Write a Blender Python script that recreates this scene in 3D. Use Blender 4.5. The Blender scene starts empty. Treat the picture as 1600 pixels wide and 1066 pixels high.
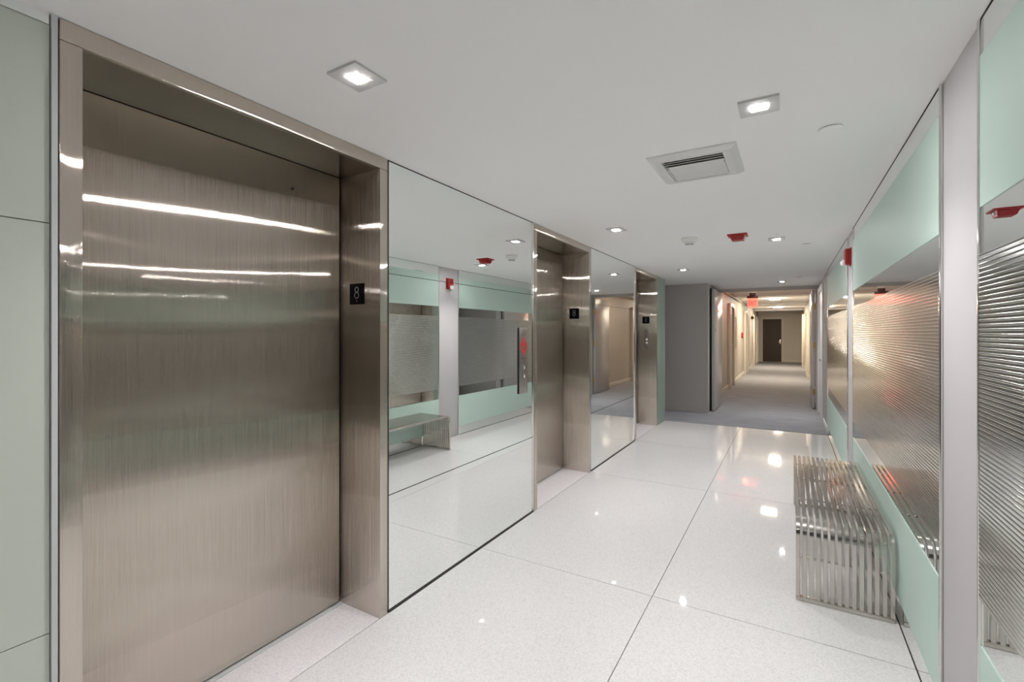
import bpy, bmesh, math, random
from mathutils import Vector, Matrix
random.seed(4)
C = bpy.context.scene.collection
SC = bpy.context.scene

# ------------------------------------------------------------------ camera
FPX, YAW, HOR = 734.45, 0.5329, 520.6
cam = bpy.data.cameras.new('camera'); cam.sensor_width = 36; cam.lens = FPX / 1600 * 36
cam.shift_y = (HOR - 533) / 1600; cam.clip_start = 0.02
co = bpy.data.objects.new('camera', cam); C.objects.link(co)
co.location = (0, 0, 1.5); co.rotation_euler = (math.pi / 2, 0, YAW)
SC.camera = co
SC.view_settings.view_transform = 'Standard'; SC.view_settings.look = 'None'
SC.view_settings.exposure = 0.33; SC.view_settings.gamma = 1.0
SC.view_settings.use_curve_mapping = False
w = bpy.data.worlds.new('world'); SC.world = w; w.use_nodes = True
w.node_tree.nodes['Background'].inputs[0].default_value = (0.8, 0.85, 0.9, 1)
w.node_tree.nodes['Background'].inputs[1].default_value = 0.02
cy = SC.cycles
cy.max_bounces = 20; cy.diffuse_bounces = 10; cy.glossy_bounces = 10
cy.blur_glossy = 1.0; cy.sample_clamp_indirect = 6.0
LAMP, SPOT = 440.0, 78.0          # lobby downlight lens
LAMP_WARM = 225.0       # corridor ceiling lights
WARM = (1.0, 0.84, 0.66)
COOL = (1.0, 0.965, 0.968)

# ------------------------------------------------------------------ layout
L, R, H, HC = -1.853, 0.488, 2.43, 2.62
XD = -2.155                       # elevator door plane
ELEV = [(0.513, 1.828), (3.502, 4.821), (6.512, 7.803)]
Y_CARPET, Y_ALC, Y_DOOR, Y_END = 8.285, 9.43, 10.9, 27.9
CL, CR = -1.42, 0.57              # corridor walls
Y_BACK = -2.0

# ------------------------------------------------------------------ materials
def new_mat(name):
    m = bpy.data.materials.new(name); m.use_nodes = True
    return m, m.node_tree, m.node_tree.nodes['Principled BSDF']
def setp(b, **k):
    for n, v in k.items():
        n = n.replace('_', ' ')
        if n in b.inputs: b.inputs[n].default_value = v
def mat(name, col, rough=0.5, metal=0.0, noise=0.0, scale=40.0, bump=0.0, stretch=None, spec=None):
    m, t, b = new_mat(name)
    setp(b, Base_Color=(*col, 1), Roughness=rough, Metallic=metal)
    if spec is not None: b.inputs['Specular IOR Level'].default_value = spec
    if noise or bump:
        tc = t.nodes.new('ShaderNodeTexCoord'); src = tc.outputs['Object']
        if stretch:
            mp = t.nodes.new('ShaderNodeMapping'); mp.inputs['Scale'].default_value = stretch
            t.links.new(src, mp.inputs[0]); src = mp.outputs[0]
        nz = t.nodes.new('ShaderNodeTexNoise'); nz.inputs['Scale'].default_value = scale
        nz.inputs['Detail'].default_value = 4
        t.links.new(src, nz.inputs['Vector'])
        if noise:
            mx = t.nodes.new('ShaderNodeMix'); mx.data_type = 'RGBA'
            mx.inputs['A'].default_value = (*[c * (1 - noise) for c in col], 1)
            mx.inputs['B'].default_value = (*[min(1, c * (1 + noise)) for c in col], 1)
            t.links.new(nz.outputs['Fac'], mx.inputs['Factor']); t.links.new(mx.outputs['Result'], b.inputs['Base Color'])
        if bump:
            bp = t.nodes.new('ShaderNodeBump'); bp.inputs['Strength'].default_value = bump
            bp.inputs['Distance'].default_value = 0.002
            t.links.new(nz.outputs['Fac'], bp.inputs['Height']); t.links.new(bp.outputs[0], b.inputs['Normal'])
    return m
def emis(name, col, s):
    m, t, b = new_mat(name)
    setp(b, Base_Color=(0.05, 0.05, 0.05, 1), Emission_Color=(*col, 1), Emission_Strength=s)
    return m
def brushed(name, col, rough, wob=0.0, grain=2.1):
    """stainless steel with a vertical grain"""
    m, t, b = new_mat(name)
    setp(b, Base_Color=(*col, 1), Roughness=rough, Metallic=1.0, Anisotropic=1.0)
    g = t.nodes.new('ShaderNodeNewGeometry')
    x = t.nodes.new('ShaderNodeVectorMath'); x.operation = 'CROSS_PRODUCT'; x.inputs[1].default_value = (0.02, 0, 1)
    t.links.new(g.outputs['Normal'], x.inputs[0]); t.links.new(x.outputs[0], b.inputs['Tangent'])
    tc = t.nodes.new('ShaderNodeTexCoord')
    mp = t.nodes.new('ShaderNodeMapping'); mp.inputs['Scale'].default_value = (500, 500, 1.5)
    nz = t.nodes.new('ShaderNodeTexNoise'); nz.inputs['Scale'].default_value = 1.0; nz.inputs['Detail'].default_value = 3
    t.links.new(tc.outputs['Object'], mp.inputs[0]); t.links.new(mp.outputs[0], nz.inputs['Vector'])
    mx = t.nodes.new('ShaderNodeMix'); mx.data_type = 'RGBA'
    mx.inputs['A'].default_value = (*[c * 0.93 for c in col], 1); mx.inputs['B'].default_value = (*[c * 1.07 for c in col], 1)
    t.links.new(nz.outputs['Fac'], mx.inputs['Factor']); t.links.new(mx.outputs['Result'], b.inputs['Base Color'])
    # fine vertical grain: tilts the normal sideways only, so highlights stretch across the grain
    mp2 = t.nodes.new('ShaderNodeMapping'); mp2.inputs['Scale'].default_value = (21000, 21000, 2.5)
    n3 = t.nodes.new('ShaderNodeTexNoise'); n3.inputs['Scale'].default_value = 1.0; n3.inputs['Detail'].default_value = 1
    t.links.new(tc.outputs['Object'], mp2.inputs[0]); t.links.new(mp2.outputs[0], n3.inputs['Vector'])
    mr = t.nodes.new('ShaderNodeMapRange'); mr.inputs['To Min'].default_value = -grain; mr.inputs['To Max'].default_value = grain
    t.links.new(n3.outputs['Fac'], mr.inputs['Value'])
    n2 = t.nodes.new('ShaderNodeTexNoise'); n2.inputs['Scale'].default_value = 1.3; n2.inputs['Detail'].default_value = 0
    t.links.new(tc.outputs['Object'], n2.inputs['Vector'])
    b2 = t.nodes.new('ShaderNodeBump'); b2.inputs['Strength'].default_value = 1.0; b2.inputs['Distance'].default_value = wob
    t.links.new(n2.outputs['Fac'], b2.inputs['Height'])
    sc = t.nodes.new('ShaderNodeVectorMath'); sc.operation = 'SCALE'
    t.links.new(x.outputs[0], sc.inputs[0]); t.links.new(mr.outputs[0], sc.inputs['Scale'])
    ad = t.nodes.new('ShaderNodeVectorMath'); ad.operation = 'ADD'
    t.links.new(b2.outputs[0], ad.inputs[0]); t.links.new(sc.outputs[0], ad.inputs[1])
    no = t.nodes.new('ShaderNodeVectorMath'); no.operation = 'NORMALIZE'
    t.links.new(ad.outputs[0], no.inputs[0]); t.links.new(no.outputs[0], b.inputs['Normal'])
    return m
def terrazzo(name, col, rough):
    m, t, b = new_mat(name)
    setp(b, Roughness=rough)
    tc = t.nodes.new('ShaderNodeTexCoord')
    v = t.nodes.new('ShaderNodeTexVoronoi'); v.inputs['Scale'].default_value = 190
    n = t.nodes.new('ShaderNodeTexNoise'); n.inputs['Scale'].default_value = 1.6; n.inputs['Detail'].default_value = 3
    t.links.new(tc.outputs['Object'], v.inputs['Vector']); t.links.new(tc.outputs['Object'], n.inputs['Vector'])
    r = t.nodes.new('ShaderNodeValToRGB')
    r.color_ramp.elements[0].color = (*[c * 0.90 for c in col], 1); r.color_ramp.elements[1].color = (*[min(1, c * 1.05) for c in col], 1)
    r.color_ramp.elements[0].position = 0.05; r.color_ramp.elements[1].position = 0.6
    sp = t.nodes.new('ShaderNodeSeparateColor'); t.links.new(v.outputs['Color'], sp.inputs[0])
    t.links.new(sp.outputs[0], r.inputs['Fac'])
    mx = t.nodes.new('ShaderNodeMix'); mx.data_type = 'RGBA'; mx.blend_type = 'MULTIPLY'; mx.inputs['Factor'].default_value = 0.04
    t.links.new(r.outputs[0], mx.inputs['A']); t.links.new(n.outputs['Fac'], mx.inputs['B'])
    t.links.new(mx.outputs['Result'], b.inputs['Base Color'])
    return m
def wood(name):
    m, t, b = new_mat(name); setp(b, Roughness=0.5)
    tc = t.nodes.new('ShaderNodeTexCoord'); mp = t.nodes.new('ShaderNodeMapping'); mp.inputs['Scale'].default_value = (30, 30, 1.2)
    n = t.nodes.new('ShaderNodeTexNoise'); n.inputs['Scale'].default_value = 1.5; n.inputs['Detail'].default_value = 6
    t.links.new(tc.outputs['Object'], mp.inputs[0]); t.links.new(mp.outputs[0], n.inputs['Vector'])
    r = t.nodes.new('ShaderNodeValToRGB')
    r.color_ramp.elements[0].color = (0.022, 0.013, 0.009, 1); r.color_ramp.elements[1].color = (0.07, 0.042, 0.028, 1)
    t.links.new(n.outputs['Fac'], r.inputs[0]); t.links.new(r.outputs[0], b.inputs['Base Color'])
    return m
def carpet(name, col):
    m, t, b = new_mat(name); setp(b, Roughness=0.95)
    b.inputs['Specular IOR Level'].default_value = 0.1
    tc = t.nodes.new('ShaderNodeTexCoord')
    n = t.nodes.new('ShaderNodeTexNoise'); n.inputs['Scale'].default_value = 160; n.inputs['Detail'].default_value = 3
    mp = t.nodes.new('ShaderNodeMapping'); mp.inputs['Scale'].default_value = (0.6, 5, 1)
    n2 = t.nodes.new('ShaderNodeTexNoise'); n2.inputs['Scale'].default_value = 4; n2.inputs['Detail'].default_value = 3
    t.links.new(tc.outputs['Object'], n.inputs['Vector']); t.links.new(tc.outputs['Object'], mp.inputs[0]); t.links.new(mp.outputs[0], n2.inputs['Vector'])
    ad = t.nodes.new('ShaderNodeMath'); ad.operation = 'ADD'
    t.links.new(n.outputs['Fac'], ad.inputs[0]); t.links.new(n2.outputs['Fac'], ad.inputs[1])
    r = t.nodes.new('ShaderNodeMapRange'); r.inputs['From Min'].default_value = 0.6; r.inputs['From Max'].default_value = 1.4
    t.links.new(ad.outputs[0], r.inputs['Value'])
    mx = t.nodes.new('ShaderNodeMix'); mx.data_type = 'RGBA'
    mx.inputs['A'].default_value = (*[c * 0.72 for c in col], 1); mx.inputs['B'].default_value = (*[c * 1.28 for c in col], 1)
    t.links.new(r.outputs[0], mx.inputs['Factor']); t.links.new(mx.outputs['Result'], b.inputs['Base Color'])
    bp = t.nodes.new('ShaderNodeBump'); bp.inputs['Strength'].default_value = 0.5; bp.inputs['Distance'].default_value = 0.004
    t.links.new(n.outputs['Fac'], bp.inputs['Height']); t.links.new(bp.outputs[0], b.inputs['Normal'])
    return m

M = dict(
    ceiling=mat('ceiling_paint', (0.95, 0.95, 0.948), 0.75, noise=0.01, scale=3),
    tile=terrazzo('white_terrazzo', (0.695, 0.69, 0.688), 0.035),
    sill_tile=terrazzo('pale_threshold_terrazzo', (0.78, 0.76, 0.78), 0.22),
    grout=mat('grout', (0.20, 0.19, 0.18), 0.8, noise=0.1),
    carpet=carpet('grey_carpet', (0.30, 0.31, 0.33)),
    steel=brushed('brushed_steel', (0.60, 0.54, 0.475), 0.085, wob=0.006),
    steel_frame=brushed('brushed_steel_frame', (0.62, 0.56, 0.495), 0.085),
    steel_shaded=mat('satin_steel_shaded', (0.44, 0.40, 0.35), 0.20, 1.0, noise=0.04, scale=3, stretch=(1, 60, 1)),  # darker copy of the frame steel: underside shade put into the colour
    chrome=mat('polished_chrome', (0.78, 0.77, 0.74), 0.12, 1.0, noise=0.03, scale=8),
    bench=mat('polished_bench_steel', (0.60, 0.57, 0.525), 0.15, 1.0, noise=0.04, scale=14, bump=0.04),
    trim=mat('downlight_trim', (0.62, 0.62, 0.61), 0.5, noise=0.02, scale=20),
    alu=mat('satin_aluminium', (0.62, 0.64, 0.64), 0.45, 0.1, noise=0.03, scale=30),
    mirror=mat('green_tinted_mirror', (0.93, 0.955, 0.94), 0.0, 1.0),
    mirror_dark=mat('grey_green_mirror', (0.88, 0.915, 0.895), 0.01, 1.0),
    rib=mat('ribbed_glass', (0.76, 0.785, 0.75), 0.11, 1.0, noise=0.05, scale=25),
    mint=mat('mint_frosted_glass', (0.55, 0.70, 0.635), 0.5, noise=0.015, scale=5, spec=0.25),
    mint_dark=mat('green_frosted_glass', (0.29, 0.37, 0.325), 0.30, noise=0.02, scale=5, spec=0.6),
    pale=mat('pale_green_glass', (0.60, 0.64, 0.565), 0.30, noise=0.015, scale=5, spec=0.6),
    glass_edge=mat('pale_glass_edge', (0.55, 0.66, 0.60), 0.2),
    charcoal=mat('unseen_charcoal', (0.06, 0.058, 0.056), 0.6, noise=0.02, scale=6),  # tone of the unseen rear walls, dark to dim what the jambs reflect
    pillar=mat('greige_paint', (0.555, 0.54, 0.55), 0.55, noise=0.015, scale=6),
    wall_grey=mat('grey_paint', (0.46, 0.435, 0.415), 0.6, noise=0.015, scale=6),
    wall_beige=mat('beige_paint', (0.47, 0.435, 0.385), 0.55, noise=0.02, scale=5),
    wall_end=mat('beige_paint_brightened', (0.66, 0.625, 0.565), 0.55, noise=0.02, scale=5),  # corridor beige made lighter, standing in for light missing at the end
    cream=mat('cream_gloss_paint', (0.72, 0.68, 0.59), 0.35, noise=0.01, scale=5),
    white=mat('white_paint', (0.78, 0.78, 0.77), 0.4, noise=0.01, scale=9),
    plastic=mat('white_plastic', (0.78, 0.78, 0.76), 0.35, noise=0.01, scale=9),
    vent=mat('vent_enamel', (0.72, 0.72, 0.71), 0.4, noise=0.03, scale=14),
    black=mat('matte_black', (0.008, 0.008, 0.008), 0.6, noise=0.1),
    plate=mat('black_plate', (0.003, 0.003, 0.0035), 0.5, noise=0.1, spec=0.05),
    numeral=mat('grey_numeral', (0.11, 0.11, 0.105), 0.4, noise=0.05),
    dark=mat('dark_gap', (0.02, 0.018, 0.016), 0.8, noise=0.1),
    red=mat('red_enamel', (0.36, 0.015, 0.018), 0.35, noise=0.04, scale=20),
    maroon=mat('maroon_housing', (0.045, 0.006, 0.006), 0.45, noise=0.05),
    red_mark=mat('red_print', (0.62, 0.03, 0.025), 0.4, noise=0.02),
    clear=mat('strobe_lens', (0.82, 0.84, 0.85), 0.08, spec=0.9),
    panel_steel=mat('panel_steel', (0.36, 0.33, 0.31), 0.3, 1.0, noise=0.05, scale=30, stretch=(20, 20, 1)),
    brass=mat('brass', (0.55, 0.38, 0.16), 0.35, 1.0, noise=0.05),
    wood=wood('dark_wood'),
    door_grey=mat('grey_door_enamel', (0.46, 0.445, 0.435), 0.25, noise=0.01, scale=6),
    ink=mat('engraved_ink', (0.10, 0.095, 0.09), 0.5, noise=0.05),
    lens=emis('lamp_lens', COOL, LAMP),
    lens_warm=emis('corridor_lamp', WARM, LAMP_WARM),
    lens_soft=emis('corridor_lamp_soft', WARM, 34.0),
    exit_face=emis('exit_face', (1.0, 0.22, 0.14), 1.1),
    exit_letter=emis('exit_letter', (0.85, 0.02, 0.02), 0.8),
)

# ------------------------------------------------------------------ builders
class MB:
    def __init__(s): s.bm = bmesh.new()
    def box(s, x0, x1, y0, y1, z0, z1, bev=0.0, seg=2):
        vs = bmesh.ops.create_cube(s.bm, size=1)['verts']
        for v in vs:
            v.co = Vector(((x0 + x1) / 2 + v.co.x * (x1 - x0), (y0 + y1) / 2 + v.co.y * (y1 - y0), (z0 + z1) / 2 + v.co.z * (z1 - z0)))
        if bev:
            es = list({e for v in vs for e in v.link_edges})
            bmesh.ops.bevel(s.bm, geom=es, offset=bev, segments=seg, affect='EDGES', profile=0.5)
        return s
    def quad(s, *pts):
        s.bm.faces.new([s.bm.verts.new(p) for p in pts]); return s
    def cyl(s, c, r, h, axis='Z', n=28, r2=None):
        m = {'Z': Matrix(), 'X': Matrix.Rotation(math.pi / 2, 4, 'Y'), 'Y': Matrix.Rotation(-math.pi / 2, 4, 'X')}[axis]
        bmesh.ops.create_cone(s.bm, cap_ends=True, segments=n, radius1=r, radius2=r if r2 is None else r2, depth=h, matrix=Matrix.Translation(c) @ m)
        return s
    def lathe(s, c, prof, n=40):
        rings = [[s.bm.verts.new((c[0] + r * math.cos(2 * math.pi * k / n), c[1] + r * math.sin(2 * math.pi * k / n), c[2] + z)) for k in range(n)] for r, z in prof]
        for a, b in zip(rings, rings[1:]):
            for k in range(n): s.bm.faces.new((a[k], a[(k + 1) % n], b[(k + 1) % n], b[k]))
        s.bm.faces.new(rings[-1]); s.bm.faces.new(rings[0][::-1]); return s
    def ring(s, c, ry, rz, t, axis, depth):
        """flat elliptical ring standing in a plane; axis gives the plane normal"""
        n = 36; vs = []
        for k in range(n):
            a = 2 * math.pi * k / n; row = []
            for f in (0, 1):
                for d in (0, depth):
                    u, v = (ry - t * f) * math.cos(a), (rz - t * f) * math.sin(a)
                    p = (c[0] + u, c[1] + d, c[2] + v) if axis == 'Y' else (c[0] + d, c[1] + u, c[2] + v)
                    row.append(s.bm.verts.new(p))
            vs.append(row)
        for k in range(n):
            a, b = vs[k], vs[(k + 1) % n]
            for i, j in ((0, 1), (1, 3), (3, 2), (2, 0)): s.bm.faces.new((a[i], a[j], b[j], b[i]))
        return s
    def prism(s, pts, axis, d0, d1):
        """polygon in the (u, z) plane pushed out along axis X or Y"""
        f = (lambda u, z, d: (d, u, z)) if axis == 'X' else (lambda u, z, d: (u, d, z))
        a = [s.bm.verts.new(f(u, z, d0)) for u, z in pts]; b = [s.bm.verts.new(f(u, z, d1)) for u, z in pts]
        s.bm.faces.new(a); s.bm.faces.new(b[::-1]); n = len(pts)
        for k in range(n): s.bm.faces.new((a[k], a[(k + 1) % n], b[(k + 1) % n], b[k]))
        return s
    def build(s, name, m, parent=None, smooth=False, recalc=True):
        if recalc: bmesh.ops.recalc_face_normals(s.bm, faces=s.bm.faces)
        off = Vector((0, 0, 0)); p = parent
        while p is not None: off += p.location; p = p.parent
        if parent is None and s.bm.verts:
            lo = Vector([min(v.co[i] for v in s.bm.verts) for i in range(3)]); hi = Vector([max(v.co[i] for v in s.bm.verts) for i in range(3)])
            base = Vector(((lo.x + hi.x) / 2, (lo.y + hi.y) / 2, lo.z))
        else: base = Vector((0, 0, 0))
        bmesh.ops.translate(s.bm, verts=s.bm.verts, vec=-(off + base))
        me = bpy.data.meshes.new(name); s.bm.to_mesh(me); s.bm.free()
        me.materials.append(m)
        if smooth:
            for q in me.polygons: q.use_smooth = True
            if smooth != 'all': me.set_sharp_from_angle(angle=math.radians(38))
        o = bpy.data.objects.new(name, me); C.objects.link(o); o.location = base
        if parent is not None: o.parent = parent
        return o
def box(name, m, parent, x0, x1, y0, y1, z0, z1, bev=0.0):
    return MB().box(x0, x1, y0, y1, z0, z1, bev).build(name, m, parent, smooth=bool(bev))
def thing(name, label, cat, loc, group=None):
    o = bpy.data.objects.new(name, None); C.objects.link(o); o.location = loc; o.empty_display_size = 0.1
    o['label'] = label; o['category'] = cat
    if group: o['group'] = group
    return o
def struct(name, label, cat, loc):
    o = thing(name, label, cat, loc); o['kind'] = 'structure'; return o
def tag(o, label, cat, kind=None, group=None):
    o['label'] = label; o['category'] = cat
    if kind: o['kind'] = kind
    if group: o['group'] = group
    return o

# ------------------------------------------------------------------ setting: floor and ceiling
fl = MB()
ylines = [Y_BACK, -1.45, 0.63, 2.715, 4.79, 6.50, Y_CARPET]
xl = [L + 0.002, -0.672, R + 0.002]
g = 0.0022
for ya, yb in zip(ylines, ylines[1:]):
    for xa, xb in zip(xl, xl[1:]):
        fl.box(xa + g, xb - g, ya + g, yb - g, -0.03, 0.0)
floor = tag(fl.build('floor', M['tile']), 'white speckled terrazzo tile floor of the elevator lobby', 'floor', 'structure')
MB().box(L - 0.35, R + 0.05, Y_BACK, Y_CARPET, -0.08, -0.006).build('grout_bed', M['grout'], floor)
cb = MB()
cb.box(-3.7, R + 0.4, Y_CARPET + 0.003, Y_END + 0.2, -0.03, 0.004)
tag(cb.build('floor_carpet', M['carpet']), 'grey carpet floor of the corridor beyond the white tiles', 'floor', 'structure')
VX0, VX1, VY0, VY1 = -0.595, -0.282, 2.562, 2.933
ce = MB()
ce.box(-3.8, VX0, Y_BACK, Y_DOOR, H, H + 0.1); ce.box(VX1, R + 0.3, Y_BACK, Y_DOOR, H, H + 0.1)
ce.box(VX0, VX1, Y_BACK, VY0, H, H + 0.1); ce.box(VX0, VX1, VY1, Y_DOOR, H, H + 0.1)
tag(ce.build('ceiling', M['ceiling']), 'smooth white painted ceiling of the elevator lobby', 'ceiling', 'structure')
tag(box('ceiling_corridor', M['ceiling'], None, CL - 0.2, CR + 0.2, Y_DOOR + 0.1, Y_END + 0.1, HC, HC + 0.1), 'painted ceiling of the long far corridor', 'ceiling', 'structure')

# ------------------------------------------------------------------ setting: walls
wl = MB()
spans = [(Y_BACK, ELEV[0][0]), (ELEV[0][1], ELEV[1][0]), (ELEV[1][1], ELEV[2][0]), (ELEV[2][1], 8.345)]
for a, b in spans: wl.box(-2.30, L - 0.012, a, b, 0, H)
wl.box(-2.40, -2.30, Y_BACK, 8.345, 0, H)
wl.box(-3.7, -2.40, 8.2, 8.345, 0, H)
tag(wl.build('wall_left', M['wall_grey']), 'wall carrying the elevators and mirrors on the left', 'wall', 'structure')
wr = MB()
wr.box(R + 0.012, R + 0.2, Y_BACK, Y_DOOR, 0, H)
tag(wr.build('wall_right', M['pillar']), 'greige painted wall behind the glass panels on the right', 'wall', 'structure')
tag(box('wall_back', M['charcoal'], None, L - 0.4, R + 0.2, Y_BACK - 0.1, Y_BACK, 0, H), 'unseen wall closing the lobby, made charcoal to darken the jamb reflections', 'wall', 'structure')  # out of view; coloured dark so the steel jambs reflect less light
wa = MB()
wa.box(-3.7, -1.312, Y_ALC, Y_DOOR, 0, H)
tag(wa.build('wall_alcove', M['wall_grey']), 'grey painted wall left of the open corridor door', 'wall', 'structure')
tag(box('wall_side', M['wall_grey'], None, -3.8, -3.7, 8.2, Y_DOOR, 0, H), 'grey end wall of the alcove past the third elevator', 'wall', 'structure')
tag(box('baseboard_alcove', M['wall_grey'], None, -3.7, -1.300, Y_ALC - 0.016, Y_ALC, 0.004, 0.125), 'grey baseboard along the alcove wall', 'baseboard', 'structure')
# corridor entrance frame wall
we = MB()
we.box(CL - 0.2, -1.262, Y_DOOR, Y_DOOR + 0.14, 0, HC)
we.box(0.445, CR + 0.2, Y_DOOR, Y_DOOR + 0.14, 0, HC)
we.box(-1.262, 0.445, Y_DOOR, Y_DOOR + 0.14, 2.372, HC)
tag(we.build('wall_doorway', M['wall_grey']), 'grey framed opening from the lobby into the corridor', 'wall', 'structure')
tag(box('wall_corridor_left', M['wall_beige'], None, CL - 0.2, CL, Y_DOOR + 0.14, Y_END, 0, HC), 'beige left wall of the long corridor', 'wall', 'structure')
tag(box('wall_corridor_right', M['wall_beige'], None, CR, CR + 0.2, Y_DOOR + 0.14, Y_END, 0, HC), 'beige right wall of the long corridor', 'wall', 'structure')
tag(box('wall_corridor_end', M['wall_end'], None, CL - 0.2, CR + 0.2, Y_END, Y_END + 0.1, 0, HC), 'beige wall at the far end of the corridor', 'wall', 'structure')
tag(box('baseboard_corridor_left', M['cream'], None, CL, CL + 0.014, Y_DOOR + 0.14, Y_END, 0.004, 0.12, 0.003), 'cream baseboard along the left corridor wall', 'baseboard', 'structure')
tag(box('baseboard_corridor_right', M['cream'], None, CR - 0.014, CR, Y_DOOR + 0.14, Y_END, 0.004, 0.12, 0.003), 'cream baseboard along the right corridor wall', 'baseboard', 'structure')
tag(box('baseboard_corridor_end', M['cream'], None, -0.26, CR - 0.014, Y_END - 0.014, Y_END, 0.004, 0.12, 0.003), 'cream baseboard at the corridor end', 'baseboard', 'structure')
for k, yy in enumerate((15.0, 20.3, 25.2)):
    tag(box('trim_%d' % (k + 1), M['ceiling'], None, CL, CR, yy, yy + 0.5, HC - 0.07, HC),
        'shallow painted beam across the corridor ceiling, %s' % ('nearest the exit sign', 'middle one of three', 'nearest the end door')[k], 'beam', 'structure')

# ------------------------------------------------------------------ elevators
def elevator(y0, y1, label, call=False):
    F = L + 0.004; jw = 0.055; zt = 2.365
    t = thing('elevator', label, 'elevator', (XD, (y0 + y1) / 2, 0), 'elevators along the left wall')
    for ya, yb in ((y0 + 0.002, y0 + jw), (y1 - jw, y1 - 0.002)):
        box('jamb', M['steel_frame'], t, XD - 0.03, F, ya, yb, 0, zt, 0.0015)
    box('header', M['steel_frame'], t, XD - 0.03, F, y0 + 0.002, y1 - 0.002, zt + 0.001, H - 0.0015, 0.0015)
    box('soffit', M['steel_shaded'], t, XD + 0.004, F - 0.012, y0 + jw + 0.001, y1 - jw - 0.001, zt - 0.002, zt + 0.001)
    MB().box(XD - 0.10, XD - 0.06, y0 + 0.004, y1 - 0.004, 0.001, H - 0.003).build('shaft_backing', M['dark'], t)
    d = box('door_panel', M['steel'], t, XD - 0.028, XD, y0 + jw + 0.002, y1 - jw - 0.010, 0.010, zt - 0.004, 0.001)
    MB().cyl((XD + 0.0005, y1 - 0.35, 2.228), 0.0085, 0.003, 'X', 20).build('key_hole', M['black'], d)
    box('sill', M['alu'], t, XD - 0.03, XD + 0.022, y0 + jw, y1 - jw, -0.02, 0.0015)
    box('threshold', M['sill_tile'], t, XD + 0.024, L, y0 + jw, y1 - jw, -0.03, 0.0)
    yj = y1 - jw
    p = box('floor_number_plate', M['plate'], t, -2.078, -1.965, yj - 0.004, yj, 1.656, 1.769, 0.001)
    nm = MB().ring((-2.022, yj - 0.0052, 1.7355), 0.0150, 0.0155, 0.0045, 'Y', 0.0012)
    nm.ring((-2.022, yj - 0.0052, 1.7045), 0.0180, 0.0180, 0.0045, 'Y', 0.0012)
    nm.build('numeral', M['numeral'], p)
    MB().cyl((-2.022, yj - 0.0046, 1.674), 0.003, 0.0012, 'Y', 14).build('mark', M['numeral'], p)
    return t
elevator(*ELEV[0], 'large brushed steel elevator entrance nearest the viewer, filling the left side')
elevator(*ELEV[1], 'brushed steel elevator entrance between the two wall mirrors')
elevator(*ELEV[2], 'far steel elevator entrance with a call plate on its jamb, next to the grey alcove')

# ------------------------------------------------------------------ left wall mirrors and panels
def wall_mirror(y0, y1, label):
    t = thing('wall_mirror', label, 'mirror', (L, (y0 + y1) / 2, 0), 'floor to ceiling mirrors between the elevators')
    for za, zb in ((0.006, 0.6245), (0.6295, 1.8185), (1.8215, H - 0.006)):
        box('mirror_glass', M['mirror'], t, L - 0.009, L - 0.002, y0 + 0.010, y1 - 0.006, za, zb)
    box('backing', M['dark'], t, L - 0.0115, L - 0.0092, y0 + 0.010, y1 - 0.006, 0.006, H - 0.006)
    ch = MB()
    ch.box(L - 0.011, L - 0.001, y0, y0 + 0.010, 0, H); ch.box(L - 0.011, L - 0.001, y1 - 0.006, y1, 0, H)
    ch.box(L - 0.011, L + 0.007, y0 + 0.010, y1 - 0.006, 0.0005, 0.006); ch.box(L - 0.011, L - 0.001, y0 + 0.010, y1 - 0.006, H - 0.006, H - 0.0005)
    ch.build('edge_channel', M['dark'], t)
    box('edge_trim', M['chrome'], t, L - 0.004, L + 0.006, y1 - 0.020, y1 - 0.008, 0, H, 0.001)
    return t
wall_mirror(ELEV[0][1] + 0.002, ELEV[1][0] - 0.002, 'wide floor-to-ceiling wall mirror with the call panel on it')
wall_mirror(ELEV[1][1] + 0.002, ELEV[2][0] - 0.002, 'narrower-looking wall mirror between the middle and far elevators, reflecting a cream corridor wall')

t = thing('glass_wall_panel', 'pale grey-green glass wall panel at the left edge, beside the nearest elevator', 'wall panel', (L, 0.2, 0))
for za, zb in ((0.004, 0.626), (0.629, 1.818), (1.821, 2.395)):
    box('glass_pane', M['pale'], t, L - 0.010, L, -0.1, 0.494, za, zb)
box('clear_strip', M['mirror'], t, L - 0.010, L - 0.002, -0.1, 0.494, 2.398, H)
box('edge_trim', M['alu'], t, L - 0.008, L + 0.010, 0.4965, 0.5095, 0, H)

t = thing('glass_wall_panel', 'narrow dark green frosted glass panel between the far elevator and the alcove', 'wall panel', (L, 8.08, 0))
box('glass_pane', M['mint_dark'], t, L - 0.010, L, 7.806, 8.325, 0.004, H - 0.003)
box('glass_edge', M['glass_edge'], t, L - 0.010, L + 0.001, 8.327, 8.353, 0.0, H - 0.003, 0.001)

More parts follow.
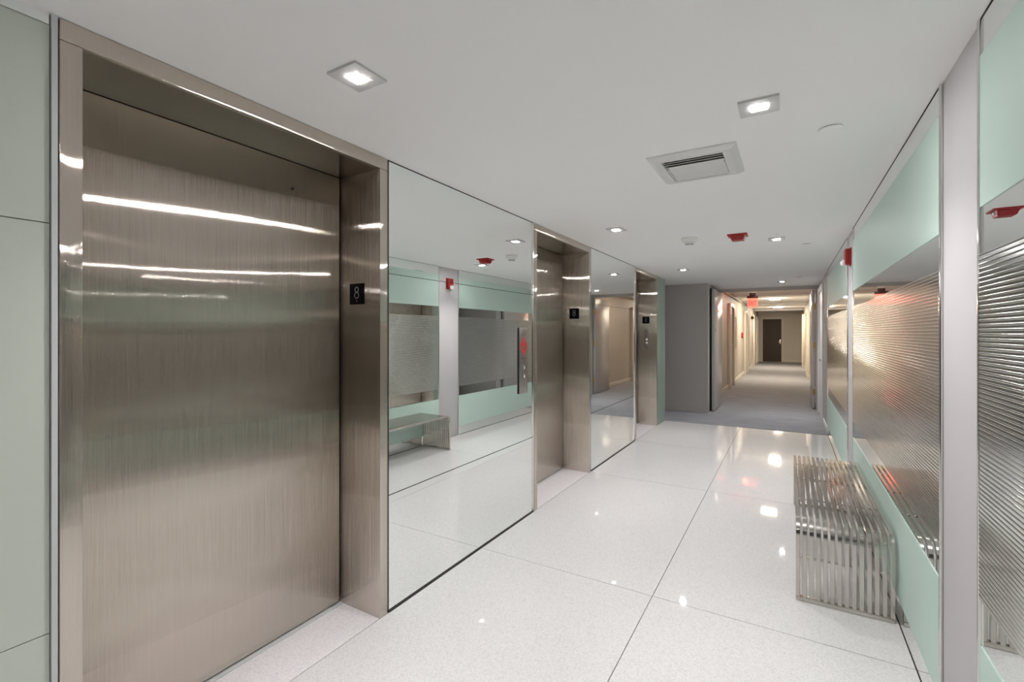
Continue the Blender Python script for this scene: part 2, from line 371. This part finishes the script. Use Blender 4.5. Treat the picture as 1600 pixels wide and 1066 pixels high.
# ------------------------------------------------------------------ right wall panels
ZB = dict(low=0.13, lowtop=0.578, rib0=0.715, rib1=1.733, up0=1.872, up1=2.318)
def rib_mesh(y0, y1, z0, z1):
    mb = MB(); bm = mb.bm; n = 74; p = (z1 - z0) / n; xf = R - 0.0045; seg = 8
    def strip(prof):
        row = [(bm.verts.new((x, y0, z)), bm.verts.new((x, y1, z))) for x, z in prof]
        for a, b in zip(row, row[1:]): bm.faces.new((a[0], b[0], b[1], a[1]))
    for k in range(n):                                   # a flat mirror land, then a small raised round bead
        za = z0 + k * p; zb = za + 0.50 * p; wdt = 0.50 * p
        strip([(xf, za), (xf, zb)])
        strip([(xf - 0.0015 * math.sin(math.pi * i / seg) ** 0.8, zb + wdt * i / seg) for i in range(seg + 1)])
    mb.quad((R - 0.0045, y0, z0), (R - 0.0005, y0, z0), (R - 0.0005, y1, z0), (R - 0.0045, y1, z0))
    mb.quad((R - 0.0045, y0, z1), (R - 0.0045, y1, z1), (R - 0.0005, y1, z1), (R - 0.0005, y0, z1))
    return mb
def glass_panel(y0, y1, label, near=True):
    t = thing('mirrored_wall_panel', label, 'wall panel', (R, (y0 + y1) / 2, 0), 'banded mirror panels on the right wall')
    a, b = y0 + 0.012, y1 - 0.012
    box('mirror_glass', M['mirror_dark'], t, R, R + 0.008, a, b, 0.006, H - 0.003)
    box('upper_frosted_band', M['mint'], t, R - 0.003, R - 0.0004, a, b, ZB['up0'], ZB['up1'])
    box('lower_frosted_band', M['mint'], t, R - 0.003, R - 0.0004, a, b, ZB['low'], ZB['lowtop'])
    rib_mesh(a, b, ZB['rib0'], ZB['rib1']).build('ribbed_band', M['rib'], t, smooth='all', recalc=False)
    for ya, yb in ((y0 - 0.002, y0 + 0.011), (y1 - 0.011, y1 + 0.002)):
        box('edge_trim', M['chrome'], t, R - 0.006, R + 0.010, ya, yb, 0, H, 0.001)
    ch = MB(); ch.box(R - 0.002, R + 0.009, a, b, 0, 0.006); ch.box(R - 0.002, R + 0.009, a, b, H - 0.003, H)
    ch.build('edge_channel', M['dark'], t)
    return t
glass_panel(0.62, 1.91, 'banded mirror panel at the right edge of the view, closest ribs')
glass_panel(2.318, 5.115, 'banded mirror panel directly behind the steel bench')
glass_panel(5.56, 8.345, 'farthest banded mirror panel, between the strobe pillar and the grey side wall')
def pillar(k, y0, y1, label):
    t = struct('trim_%d' % k, label, 'pillar', (R + 0.01, (y0 + y1) / 2, 0))
    box('pillar_face', M['pillar'], t, R + 0.004, R + 0.012, y0, y1, 0, H, 0.001)
    return t
pillar(4, 1.914, 2.312, 'greige painted pillar strip nearest the viewer on the right')
pillar(5, 5.119, 5.556, 'greige pillar strip carrying the red strobe')
tag(box('wall_right_added', M['charcoal'], None, R + 0.002, R + 0.012, Y_BACK, 0.60, 0.0, H), 'added unseen charcoal strip behind the viewpoint on the right, darkening the jamb reflections', 'wall', 'structure')  # unseen strip added in place of mirror panel to darken the jambs
t = box('wall_right_far', M['wall_grey'], None, R + 0.002, R + 0.012, 8.35, 9.26, 0.0, H)
tag(t, 'grey wall strip between the last glass panel and the white side door', 'wall', 'structure')
tag(box('baseboard_right', M['white'], None, R - 0.012, R + 0.002, 8.36, 9.25, 0.004, 0.11, 0.003), 'white baseboard on the right just past the tiles', 'baseboard', 'structure')

# side door on the right, very oblique
t = struct('door_1', 'white side door in the right wall just before the corridor entrance', 'door', (R, 10.0, 0))
fr = MB(); fr.box(R - 0.022, R + 0.012, 9.27, 9.36, 0.004, 2.33); fr.box(R - 0.022, R + 0.012, 10.62, 10.71, 0.004, 2.33); fr.box(R - 0.022, R + 0.012, 9.36, 10.62, 2.24, 2.33)
fr.build('door_frame', M['white'], t)
box('door_panel', M['white'], t, R - 0.006, R + 0.012, 9.362, 10.618, 0.012, 2.238)
MB().cyl((R - 0.03, 9.46, 1.05), 0.022, 0.05, 'X', 24).build('knob', M['chrome'], t, smooth=True)
t = thing('card_reader', 'two small grey switches on the grey strip by the white side door', 'switch', (R, 9.08, 1.64))
box('switch', M['alu'], t, R - 0.014, R + 0.002, 9.04, 9.12, 1.70, 1.73, 0.002); box('switch', M['alu'], t, R - 0.014, R + 0.002, 9.04, 9.12, 1.64, 1.67, 0.002)

# ------------------------------------------------------------------ corridor double doors
t = struct('door_2', 'grey door leaf standing open on the left of the corridor entrance', 'door', (-1.25, 10.8, 0))
box('door_panel', M['door_grey'], t, -1.272, -1.226, 9.65, 10.86, 0.022, 2.345, 0.002)
box('gap_shade_block', M['black'], t, -1.300, -1.2725, 9.70, 10.86, 0.012, 2.36)  # black block in the gap to the wall, standing for its shade
MB().cyl((-1.2235, 9.80, 1.55), 0.012, 0.006, 'X', 18).build('peephole', M['dark'], t)
t = struct('door_3', 'grey door leaf with brass hinges standing open on the right of the corridor entrance', 'door', (0.42, 11.0, 0))
box('door_panel', M['door_grey'], t, 0.384, 0.430, 10.95, 11.98, 0.022, 2.345, 0.002)
for z in (0.35, 1.26, 2.02):
    h = MB(); h.box(0.400, 0.442, 10.938, 10.949, z - 0.055, z + 0.055); h.cyl((0.437, 10.935, z), 0.008, 0.115, 'Z', 16)
    h.build('hinge', M['brass'], t, smooth=True)
# end door
t = struct('door_4', 'dark brown wooden door at the far end of the corridor', 'door', (-0.77, Y_END, 0))
fr = MB(); fr.box(-1.285, -1.195, Y_END - 0.03, Y_END, 0.004, 2.32); fr.box(-0.345, -0.255, Y_END - 0.03, Y_END, 0.004, 2.32); fr.box(-1.195, -0.345, Y_END - 0.03, Y_END, 2.225, 2.32)
fr.build('door_frame', M['cream'], t)
box('door_panel', M['wood'], t, -1.193, -0.347, Y_END - 0.02, Y_END, 0.02, 2.223)
hd = MB(); hd.box(-0.43, -0.375, Y_END - 0.028, Y_END - 0.02, 0.94, 1.16, 0.003); hd.box(-0.50, -0.39, Y_END - 0.075, Y_END - 0.055, 1.02, 1.045, 0.004); hd.cyl((-0.40, Y_END - 0.045, 1.032), 0.012, 0.05, 'Y', 16)
hd.build('door_handle', M['chrome'], t, smooth=True)
# side doors along the corridor: thick cream casings, grey-beige slabs
n = 5
def side_door(side, y0, y1, label, proj=0.07):
    global n
    x = CL if side < 0 else CR; s = 1 if side < 0 else -1
    t = struct('door_%d' % n, label, 'door', (x, (y0 + y1) / 2, 0)); n += 1
    def bx(nm, m, d0, d1, ya, yb, za, zb, bev=0):
        xa, xb = sorted((x + s * d0, x + s * d1)); return box(nm, m, t, xa, xb, ya, yb, za, zb, bev)
    bx('casing', M['cream'], 0, proj, y0, y0 + 0.10, 0.004, 2.31, 0.004); bx('casing', M['cream'], 0, proj, y1 - 0.10, y1, 0.004, 2.31, 0.004)
    bx('casing', M['cream'], 0, proj, y0 + 0.10, y1 - 0.10, 2.20, 2.31, 0.004)
    bx('door_panel', M['wood'] if side == 0 else M['wall_beige'], 0, 0.02, y0 + 0.102, y1 - 0.102, 0.02, 2.198)
    xc = x + s * 0.05
    MB().cyl((xc, y0 + 0.2, 1.02), 0.022, 0.06, 'X', 18).build('knob', M['chrome'], t, smooth=True)
side_door(-1, 13.85, 14.95, 'cream cased side door on the left corridor wall, nearest the entrance')
side_door(-1, 19.0, 20.1, 'cream cased side door on the left corridor wall just past the red pull station')
side_door(-1, 23.0, 24.1, 'cream cased side door on the left corridor wall, third one along')
side_door(-1, 26.0, 27.1, 'cream cased side door on the left corridor wall, next to the end door')
side_door(1, 14.6, 15.7, 'cream cased side door on the right corridor wall, nearest the entrance')
side_door(1, 18.6, 19.7, 'cream cased side door on the right corridor wall, second one along')
side_door(1, 23.5, 24.6, 'cream cased side door on the right corridor wall, nearest the end', 0.09)

# ------------------------------------------------------------------ corridor fittings
def corridor_light(x, y, label, lens='lens_warm'):
    t = thing('ceiling_light', label, 'light', (x, y, HC - 0.055), 'corridor ceiling lights')
    box('light_base', M['white'], t, x - 0.17, x + 0.17, y - 0.17, y + 0.17, HC - 0.016, HC, 0.003)
    box('diffuser', M[lens], t, x - 0.155, x + 0.155, y - 0.155, y + 0.155, HC - 0.035, HC - 0.017, 0.004)
corridor_light(-0.40, 12.3, 'square glowing corridor ceiling light just behind the entrance header', 'lens_soft')
corridor_light(-0.40, 17.4, 'square glowing corridor ceiling light, the larger-looking of the two')
corridor_light(-0.42, 23.1, 'square glowing corridor ceiling light, the one nearer the dark end door')

ye = 13.2
t = thing('exit_sign', 'red lit exit sign hanging under the corridor ceiling on the left', 'exit sign', (-0.79, ye, 2.12))
box('mount', M['vent'], t, -0.86, -0.72, ye - 0.02, ye + 0.06, 2.50, HC, 0.003)
hs = MB(); hs.box(-0.915, -0.665, ye - 0.045, ye + 0.045, 2.375, 2.43, 0.006); hs.box(-0.86, -0.72, ye - 0.03, ye + 0.05, 2.43, 2.50, 0.006)
hs.build('housing', M['maroon'], t, smooth=True)
box('sign_face', M['exit_face'], t, -0.905, -0.675, ye - 0.006, ye + 0.006, 2.14, 2.374, 0.002)
cu = bpy.data.curves.new('exit_text', 'FONT'); cu.body = 'EXIT'; cu.size = 0.165; cu.extrude = 0.001; cu.align_x = 'CENTER'; cu.offset = 0.003
to = bpy.data.objects.new('exit_text', cu); C.objects.link(to)
bpy.context.view_layer.update()
me = bpy.data.meshes.new_from_object(to.evaluated_get(bpy.context.evaluated_depsgraph_get()))
bpy.data.objects.remove(to)
me.transform(Matrix.Rotation(math.pi / 2, 4, 'X') @ Matrix.Scale(0.56, 4, (1, 0, 0))); me.materials.clear(); me.materials.append(M['exit_letter'])
lo = bpy.data.objects.new('letters', me); C.objects.link(lo); lo.parent = t; lo.location = (0, -0.0085, 0.075)
pl = bpy.data.lights.new('exit_lamp', 'POINT'); pl.energy = 2.5; pl.color = (1, 0.05, 0.03); pl.shadow_soft_size = 0.07
plo = bpy.data.objects.new('lamp', pl); C.objects.link(plo); plo.parent = t; plo.location = (-0.16, 0, 0.12)

t = thing('pull_station', 'small dark red fire alarm pull station on the left corridor wall', 'fire alarm', (CL, 18.0, 1.33))
box('alarm_body', M['red'], t, CL, CL + 0.055, 17.92, 18.08, 1.33, 1.51, 0.006)
box('pull_handle', M['white'], t, CL + 0.055, CL + 0.064, 17.95, 18.05, 1.39, 1.42, 0.003)
t = thing('wall_rod', 'thin white vertical rod fixed to the left corridor wall past the first door', 'rod', (CL, 15.5, 1.08))
MB().cyl((CL + 0.05, 15.5, 1.515), 0.013, 0.87, 'Z', 16).build('rod', M['white'], t, smooth=True)
for z in (1.08, 1.95): MB().cyl((CL + 0.025, 15.5, z), 0.018, 0.05, 'X', 16).build('bracket', M['vent'], t, smooth=True)
t = thing('door_closer', 'small dark door closer above a side door near the corridor end', 'door closer', (CL, 22.7, 2.2))
box('closer_body', M['dark'], t, CL + 0.0, CL + 0.10, 22.62, 22.86, 2.10, 2.22, 0.005)
tag(MB().cyl((CL + 0.03, 14.2, 2.53), 0.03, 6.2, 'Y', 16).build('ceiling_pipe', M['wall_beige'], None, smooth=True), 'thin painted pipe along the top of the left corridor wall', 'pipe')

# ------------------------------------------------------------------ ceiling fittings in the lobby
def downlight(x, y, label):
    t = thing('downlight', label, 'light', (x, y, H - 0.010), 'recessed square downlights in the lobby ceiling')
    a, b = 0.073, 0.029; z0, z1 = H - 0.009, H
    tr = MB(); tr.box(x - a, x + a, y - a, y - b, z0, z1); tr.box(x - a, x + a, y + b, y + a, z0, z1)
    tr.box(x - a, x - b, y - b, y + b, z0, z1); tr.box(x + b, x + a, y - b, y + b, z0, z1)
    bmesh.ops.remove_doubles(tr.bm, verts=tr.bm.verts, dist=0.00005)
    tr.build('trim_plate', M['trim'], t)
    mb = MB().box(x - b, x + b, y - b, y + b, H - 0.010, H - 0.004)
    mb.build('lens', M['lens'], t)
    sp = bpy.data.lights.new('beam', 'SPOT'); sp.energy = SPOT; sp.color = COOL; sp.spot_size = math.radians(118); sp.spot_blend = 1.0; sp.shadow_soft_size = 0.028
    so = bpy.data.objects.new('beam', sp); C.objects.link(so); so.parent = t; so.location = (0, 0, -0.004)
downlight(-1.345, 1.18, 'square downlight above the nearest elevator door')
downlight(-0.107, 2.165, 'square downlight just in front of the ceiling vent')
downlight(-1.333, 4.10, 'square downlight in front of the middle elevator')
downlight(-0.107, 5.305, 'square downlight beside the red ceiling alarm')
downlight(-1.333, 7.18, 'square downlight in front of the far elevator')
downlight(-0.111, 9.72, 'farthest small square downlight, over the carpet by the doorway')
downlight(-1.345, -1.30, 'added unseen square downlight behind the viewpoint on the elevator side')  # unseen lamp added to brighten the ceiling near the camera
downlight(-0.107, -0.95, 'added unseen square downlight behind the viewpoint on the panel side')  # second added lamp out of view, lifting near floor and ceiling

# vent
x0, x1, y0, y1 = -0.655, -0.222, 2.51, 2.985
t = thing('ceiling_vent', 'square metal air vent with dark louvres in the lobby ceiling', 'vent', ((x0 + x1) / 2, (y0 + y1) / 2, H - 0.03))
f = MB(); bm = f.bm
rings = [((0, 0), 0.0), ((0, 0), -0.008), ((0.028, 0.028), -0.024), ((0.066, 0.058), -0.024), ((0.066, 0.058), -0.001)]
vr = []
for (i, j), z in rings:
    vr.append([bm.verts.new(p) for p in ((x0 + i, y0 + j, H + z), (x1 - i, y0 + j, H + z), (x1 - i, y1 - j, H + z), (x0 + i, y1 - j, H + z))])
for a, b in zip(vr, vr[1:]):
    for k in range(4): bm.faces.new((a[k], a[(k + 1) % 4], b[(k + 1) % 4], b[k]))
f.build('vent_frame', M['vent'], t)
ix0, ix1, iy0, iy1 = x0 + 0.066, x1 - 0.066, y0 + 0.058, y1 - 0.058
du = MB()
for q in ((VX0 + 0.001, VX0 + 0.004, VY0 + 0.001, VY1 - 0.001), (VX1 - 0.004, VX1 - 0.001, VY0 + 0.001, VY1 - 0.001), (VX0 + 0.004, VX1 - 0.004, VY0 + 0.001, VY0 + 0.004), (VX0 + 0.004, VX1 - 0.004, VY1 - 0.004, VY1 - 0.001)):
    du.box(*q, H + 0.002, H + 0.30)
du.box(VX0 + 0.001, VX1 - 0.001, VY0 + 0.001, VY1 - 0.001, H + 0.30, H + 0.31)
du.build('duct', M['dark'], t)
def blade(ya, za, yb, zb, th=0.0018):
    mb = MB(); bm = mb.bm; v = []
    nseg = 5
    for i in range(nseg + 1):
        u = i / nseg; y = ya + (yb - ya) * u; z = za + (zb - za) * (u ** 1.6)
        v.append([bm.verts.new((x, y, z + d)) for x in (ix0, ix1) for d in (0, th)])
    for a, b in zip(v, v[1:]):
        for i, j in ((0, 2), (3, 1), (1, 0), (2, 3)): bm.faces.new((a[i], a[j], b[j], b[i]))
    bm.faces.new([v[0][i] for i in (0, 1, 3, 2)]); bm.faces.new([v[-1][i] for i in (0, 2, 3, 1)])
    mb.build('louvre', M['vent'], t, smooth=True)
for k in range(3):
    yb = iy0 + 0.030 + 0.034 * k
    blade(yb, H - 0.021, yb + 0.055, H + 0.004)
for k in range(5):
    ya = iy0 + 0.142 + 0.043 * k
    blade(ya, H - 0.006, ya + 0.044, H - 0.022)
for xx in (ix0 + 0.006, ix1 - 0.010):
    box('end_plate', M['vent'], t, xx, xx + 0.004, iy0 + 0.14, iy1, H - 0.024, H - 0.005)

# smoke detector
t = thing('smoke_detector', 'round white smoke detector on the ceiling left of the red alarm', 'smoke detector', (-0.843, 4.85, H - 0.065))
MB().lathe((-0.843, 4.85, H), [(0.075, 0), (0.078, -0.012), (0.074, -0.018), (0.055, -0.042), (0.050, -0.046)]).build('detector_body', M['plastic'], t, smooth=True)
MB().lathe((-0.843, 4.85, H), [(0.036, -0.046), (0.040, -0.050), (0.036, -0.062), (0.020, -0.066)]).build('sensor_cap', M['vent'], t, smooth=True)
MB().lathe((-0.843, 4.85, H), [(0.034, -0.058), (0.037, -0.060), (0.035, -0.0635)]).build('sensor_slot', M['dark'], t, smooth=True)
# ceiling alarm
t = thing('ceiling_alarm', 'red fire alarm box mounted on the lobby ceiling', 'fire alarm', (-0.42, 4.92, H - 0.055))
box('back_plate', M['red'], t, -0.505, -0.335, 4.84, 5.00, H - 0.012, H, 0.003)
al = MB(); bm = al.bm
a = [bm.verts.new(p) for p in ((-0.485, 4.855, H - 0.012), (-0.355, 4.855, H - 0.012), (-0.355, 4.985, H - 0.012), (-0.485, 4.985, H - 0.012))]
b = [bm.verts.new(p) for p in ((-0.470, 4.87, H - 0.055), (-0.365, 4.87, H - 0.055), (-0.365, 4.97, H - 0.055), (-0.470, 4.97, H - 0.055))]
for k in range(4): bm.faces.new((a[k], a[(k + 1) % 4], b[(k + 1) % 4], b[k]))
bm.faces.new(b); bm.faces.new(a[::-1])
bmesh.ops.bevel(bm, geom=bm.edges[:], offset=0.004, segments=2, affect='EDGES')
al.build('alarm_body', M['red'], t, smooth=True)
box('strobe_lens', M['clear'], t, -0.372, -0.350, 4.90, 4.94, H - 0.04, H - 0.02, 0.003)
# sprinkler covers
for x, y, lb in ((0.162, 2.572, 'round white sprinkler cover plate nearest the viewer'), (0.150, 5.79, 'round white sprinkler cover plate right of the red ceiling alarm'),
                 (0.145, 9.13, 'round white sprinkler cover plate over the carpet near the doorway')):
    t = thing('sprinkler_cover', lb, 'sprinkler', (x, y, H - 0.009), 'concealed sprinkler covers')
    MB().lathe((x, y, H), [(0.040, 0), (0.040, -0.006)]).build('gap_ring', M['dark'], t)
    MB().lathe((x, y, H), [(0.046, -0.0035), (0.047, -0.006), (0.044, -0.009)]).build('cover_plate', M['ceiling'], t, smooth=True)

# wall strobe on the second pillar
yc = 5.335
t = thing('fire_strobe', 'red horn strobe with a clear lens on the greige pillar', 'fire alarm', (R, yc, 2.10))
XS = R + 0.004
box('back_plate', M['red'], t, XS - 0.012, XS, yc - 0.062, yc + 0.062, 2.125, 2.285, 0.003)
box('strobe_body', M['red'], t, XS - 0.050, XS - 0.012, yc - 0.056, yc + 0.056, 2.132, 2.278, 0.006)
sl = MB(); bmesh.ops.create_uvsphere(sl.bm, u_segments=24, v_segments=14, radius=0.036, matrix=Matrix.Translation((XS - 0.055, yc + 0.005, 2.150)) @ Matrix.Diagonal((0.8, 1.1, 0.9, 1)))
sl.build('strobe_lens', M['clear'], t, smooth=True)
sg = MB()
for k in range(4): sg.box(XS - 0.0508, XS - 0.0498, yc - 0.035, yc + 0.035, 2.215 + 0.012 * k, 2.220 + 0.012 * k)
sg.build('horn_grille', M['dark'], t)

# ------------------------------------------------------------------ call panels
y0, y1, z0, z1 = 3.243, 3.378, 1.014, 1.545; XF = L + 0.009; ym = (y0 + y1) / 2
t = thing('call_panel', 'tall steel elevator call panel with a red fire pictogram on the wide mirror', 'call panel', (L, ym, z0))
box('face_plate', M['panel_steel'], t, L + 0.006, XF, y0, y1, z0, z1, 0.001)
box('back_box', M['dark'], t, L - 0.0015, L + 0.006, y0 + 0.001, y1 - 0.002, z0 + 0.002, z1 - 0.002)
rd = MB()
def tri(mb, y, z, s, up=True, h=None):
    h = h or s * 1.0; d = 1 if up else -1
    mb.prism([(y - s / 2, z - d * h / 2), (y + s / 2, z - d * h / 2), (y, z + d * h / 2)], 'X', XF - 0.0005, XF + 0.001)
rd.prism([(ym, 1.474), (ym + 0.026, 1.432), (ym - 0.026, 1.432)], 'X', XF - 0.0005, XF + 0.001)
tri(rd, ym - 0.040, 1.417, 0.032, True, 0.04); tri(rd, ym + 0.040, 1.417, 0.032, True, 0.04); tri(rd, ym, 1.400, 0.050, False, 0.048)
rd.prism([(ym - 0.058, 1.392), (ym - 0.030, 1.392), (ym - 0.018, 1.350), (ym - 0.042, 1.362)], 'X', XF - 0.0005, XF + 0.001)
rd.prism([(ym + 0.058, 1.392), (ym + 0.030, 1.392), (ym + 0.018, 1.350), (ym + 0.042, 1.362)], 'X', XF - 0.0005, XF + 0.001)
tri(rd, ym, 1.340, 0.052, False, 0.050)
rd.build('fire_pictogram', M['red_mark'], t)
for z, wd in ((1.495, 0.05), (1.487, 0.07), (1.300, 0.075), (1.293, 0.06)): box('engraved_line', M['ink'], t, XF - 0.0005, XF + 0.0004, ym - wd / 2, ym + wd / 2, z - 0.0018, z + 0.0018)
MB().cyl((XF + 0.002, ym, 1.524), 0.010, 0.005, 'X', 24).build('key_switch', M['chrome'], t, smooth=True)
MB().cyl((XF + 0.001, ym, 1.284), 0.005, 0.003, 'X', 18).build('key_hole', M['chrome'], t, smooth=True)
for z, up in ((1.222, True), (1.150, False)):
    b = MB().cyl((XF + 0.003, ym, z), 0.020, 0.008, 'X', 32).build('call_button', M['chrome'], t, smooth=True)
    mk = MB(); d = 1 if up else -1
    mk.prism([(ym - 0.013, z - d * 0.004), (ym + 0.013, z - d * 0.004), (ym, z + d * 0.013)], 'X', XF + 0.0065, XF + 0.008); mk.box(XF + 0.0065, XF + 0.008, ym - 0.005, ym + 0.005, min(z - d * 0.004, z - d * 0.014), max(z - d * 0.004, z - d * 0.014))
    mk.build('arrow', M['white'], b)
MB().cyl((XF + 0.001, ym, 1.076), 0.006, 0.003, 'X', 18).build('key_hole', M['chrome'], t, smooth=True)

yj = ELEV[2][1] - 0.055
t = thing('call_panel', 'small steel call plate with two white buttons on the far elevator jamb', 'call panel', (-2.01, yj, 1.26))
box('face_plate', M['panel_steel'], t, -2.059, -1.961, yj - 0.006, yj - 0.0006, 1.26, 1.533, 0.001)
for z in (1.397, 1.340): MB().cyl((-2.007, yj - 0.007, z), 0.017, 0.006, 'Y', 28).build('call_button', M['white'], t, smooth=True)
MB().cyl((-2.007, yj - 0.006, 1.287), 0.007, 0.003, 'Y', 18).build('key_hole', M['chrome'], t, smooth=True)
box('engraved_line', M['ink'], t, -2.03, -1.985, yj - 0.0064, yj - 0.0056, 1.512, 1.517)

# ------------------------------------------------------------------ bench
bx0, bx1, by0, by1, bz = 0.032, 0.472, 3.085, 4.79, 0.45
t = thing('bench', 'polished steel waterfall bench of bent bars against the mirrored wall', 'bench', ((bx0 + bx1) / 2, (by0 + by1) / 2, 0))
NB = 14; bw, bt, br = 0.0200, 0.026, 0.085
def bar(x):
    mb = MB(); bm = mb.bm
    path = [(by0, 0.026, 0)]                       # y, z, outward angle of the surface normal
    pts = []
    pts.append((by0, 0.026, math.pi))
    for k in range(11):
        a = math.pi - k / 10 * math.pi / 2
        pts.append((by0 + br + br * math.cos(a), bz - br + br * math.sin(a), a))
    for k in range(11):
        a = math.pi / 2 - k / 10 * math.pi / 2
        pts.append((by1 - br + br * math.cos(a), bz - br + br * math.sin(a), a))
    pts.append((by1, 0.026, 0.0))
    c = 0.0016; hw = bw / 2
    sec = [(-hw, -c), (-hw + c, 0), (hw - c, 0), (hw, -c), (hw, -bt + c), (hw - c, -bt), (-hw + c, -bt), (-hw, -bt + c)]
    rows = []
    for y, z, a in pts:
        rows.append([bm.verts.new((x + u, y + d * math.cos(a), z + d * math.sin(a))) for u, d in sec])
    for p, q in zip(rows, rows[1:]):
        for k in range(len(sec)): bm.faces.new((p[k], p[(k + 1) % len(sec)], q[(k + 1) % len(sec)], q[k]))
    bm.faces.new(rows[0]); bm.faces.new(rows[-1][::-1])
    mb.build('bar', M['bench'], t, smooth=True)
for k in range(NB):
    bar(bx0 + bw / 2 + k * (bx1 - bx0 - bw) / (NB - 1))
for y, z in ((by0 + 0.013, 0.245), (by1 - 0.013, 0.245), (3.54, bz - 0.013), (4.0, bz - 0.013), (4.46, bz - 0.013)):
    MB().cyl(((bx0 + bx1) / 2, y, z), 0.0065, bx1 - bx0 - 0.004, 'X', 16).build('cross_rod', M['bench'], t, smooth=True)
for y in (by0, by1 - 0.026):
    box('base_rail', M['bench'], t, bx0, bx1, y, y + 0.026, 0.002, 0.027, 0.002)
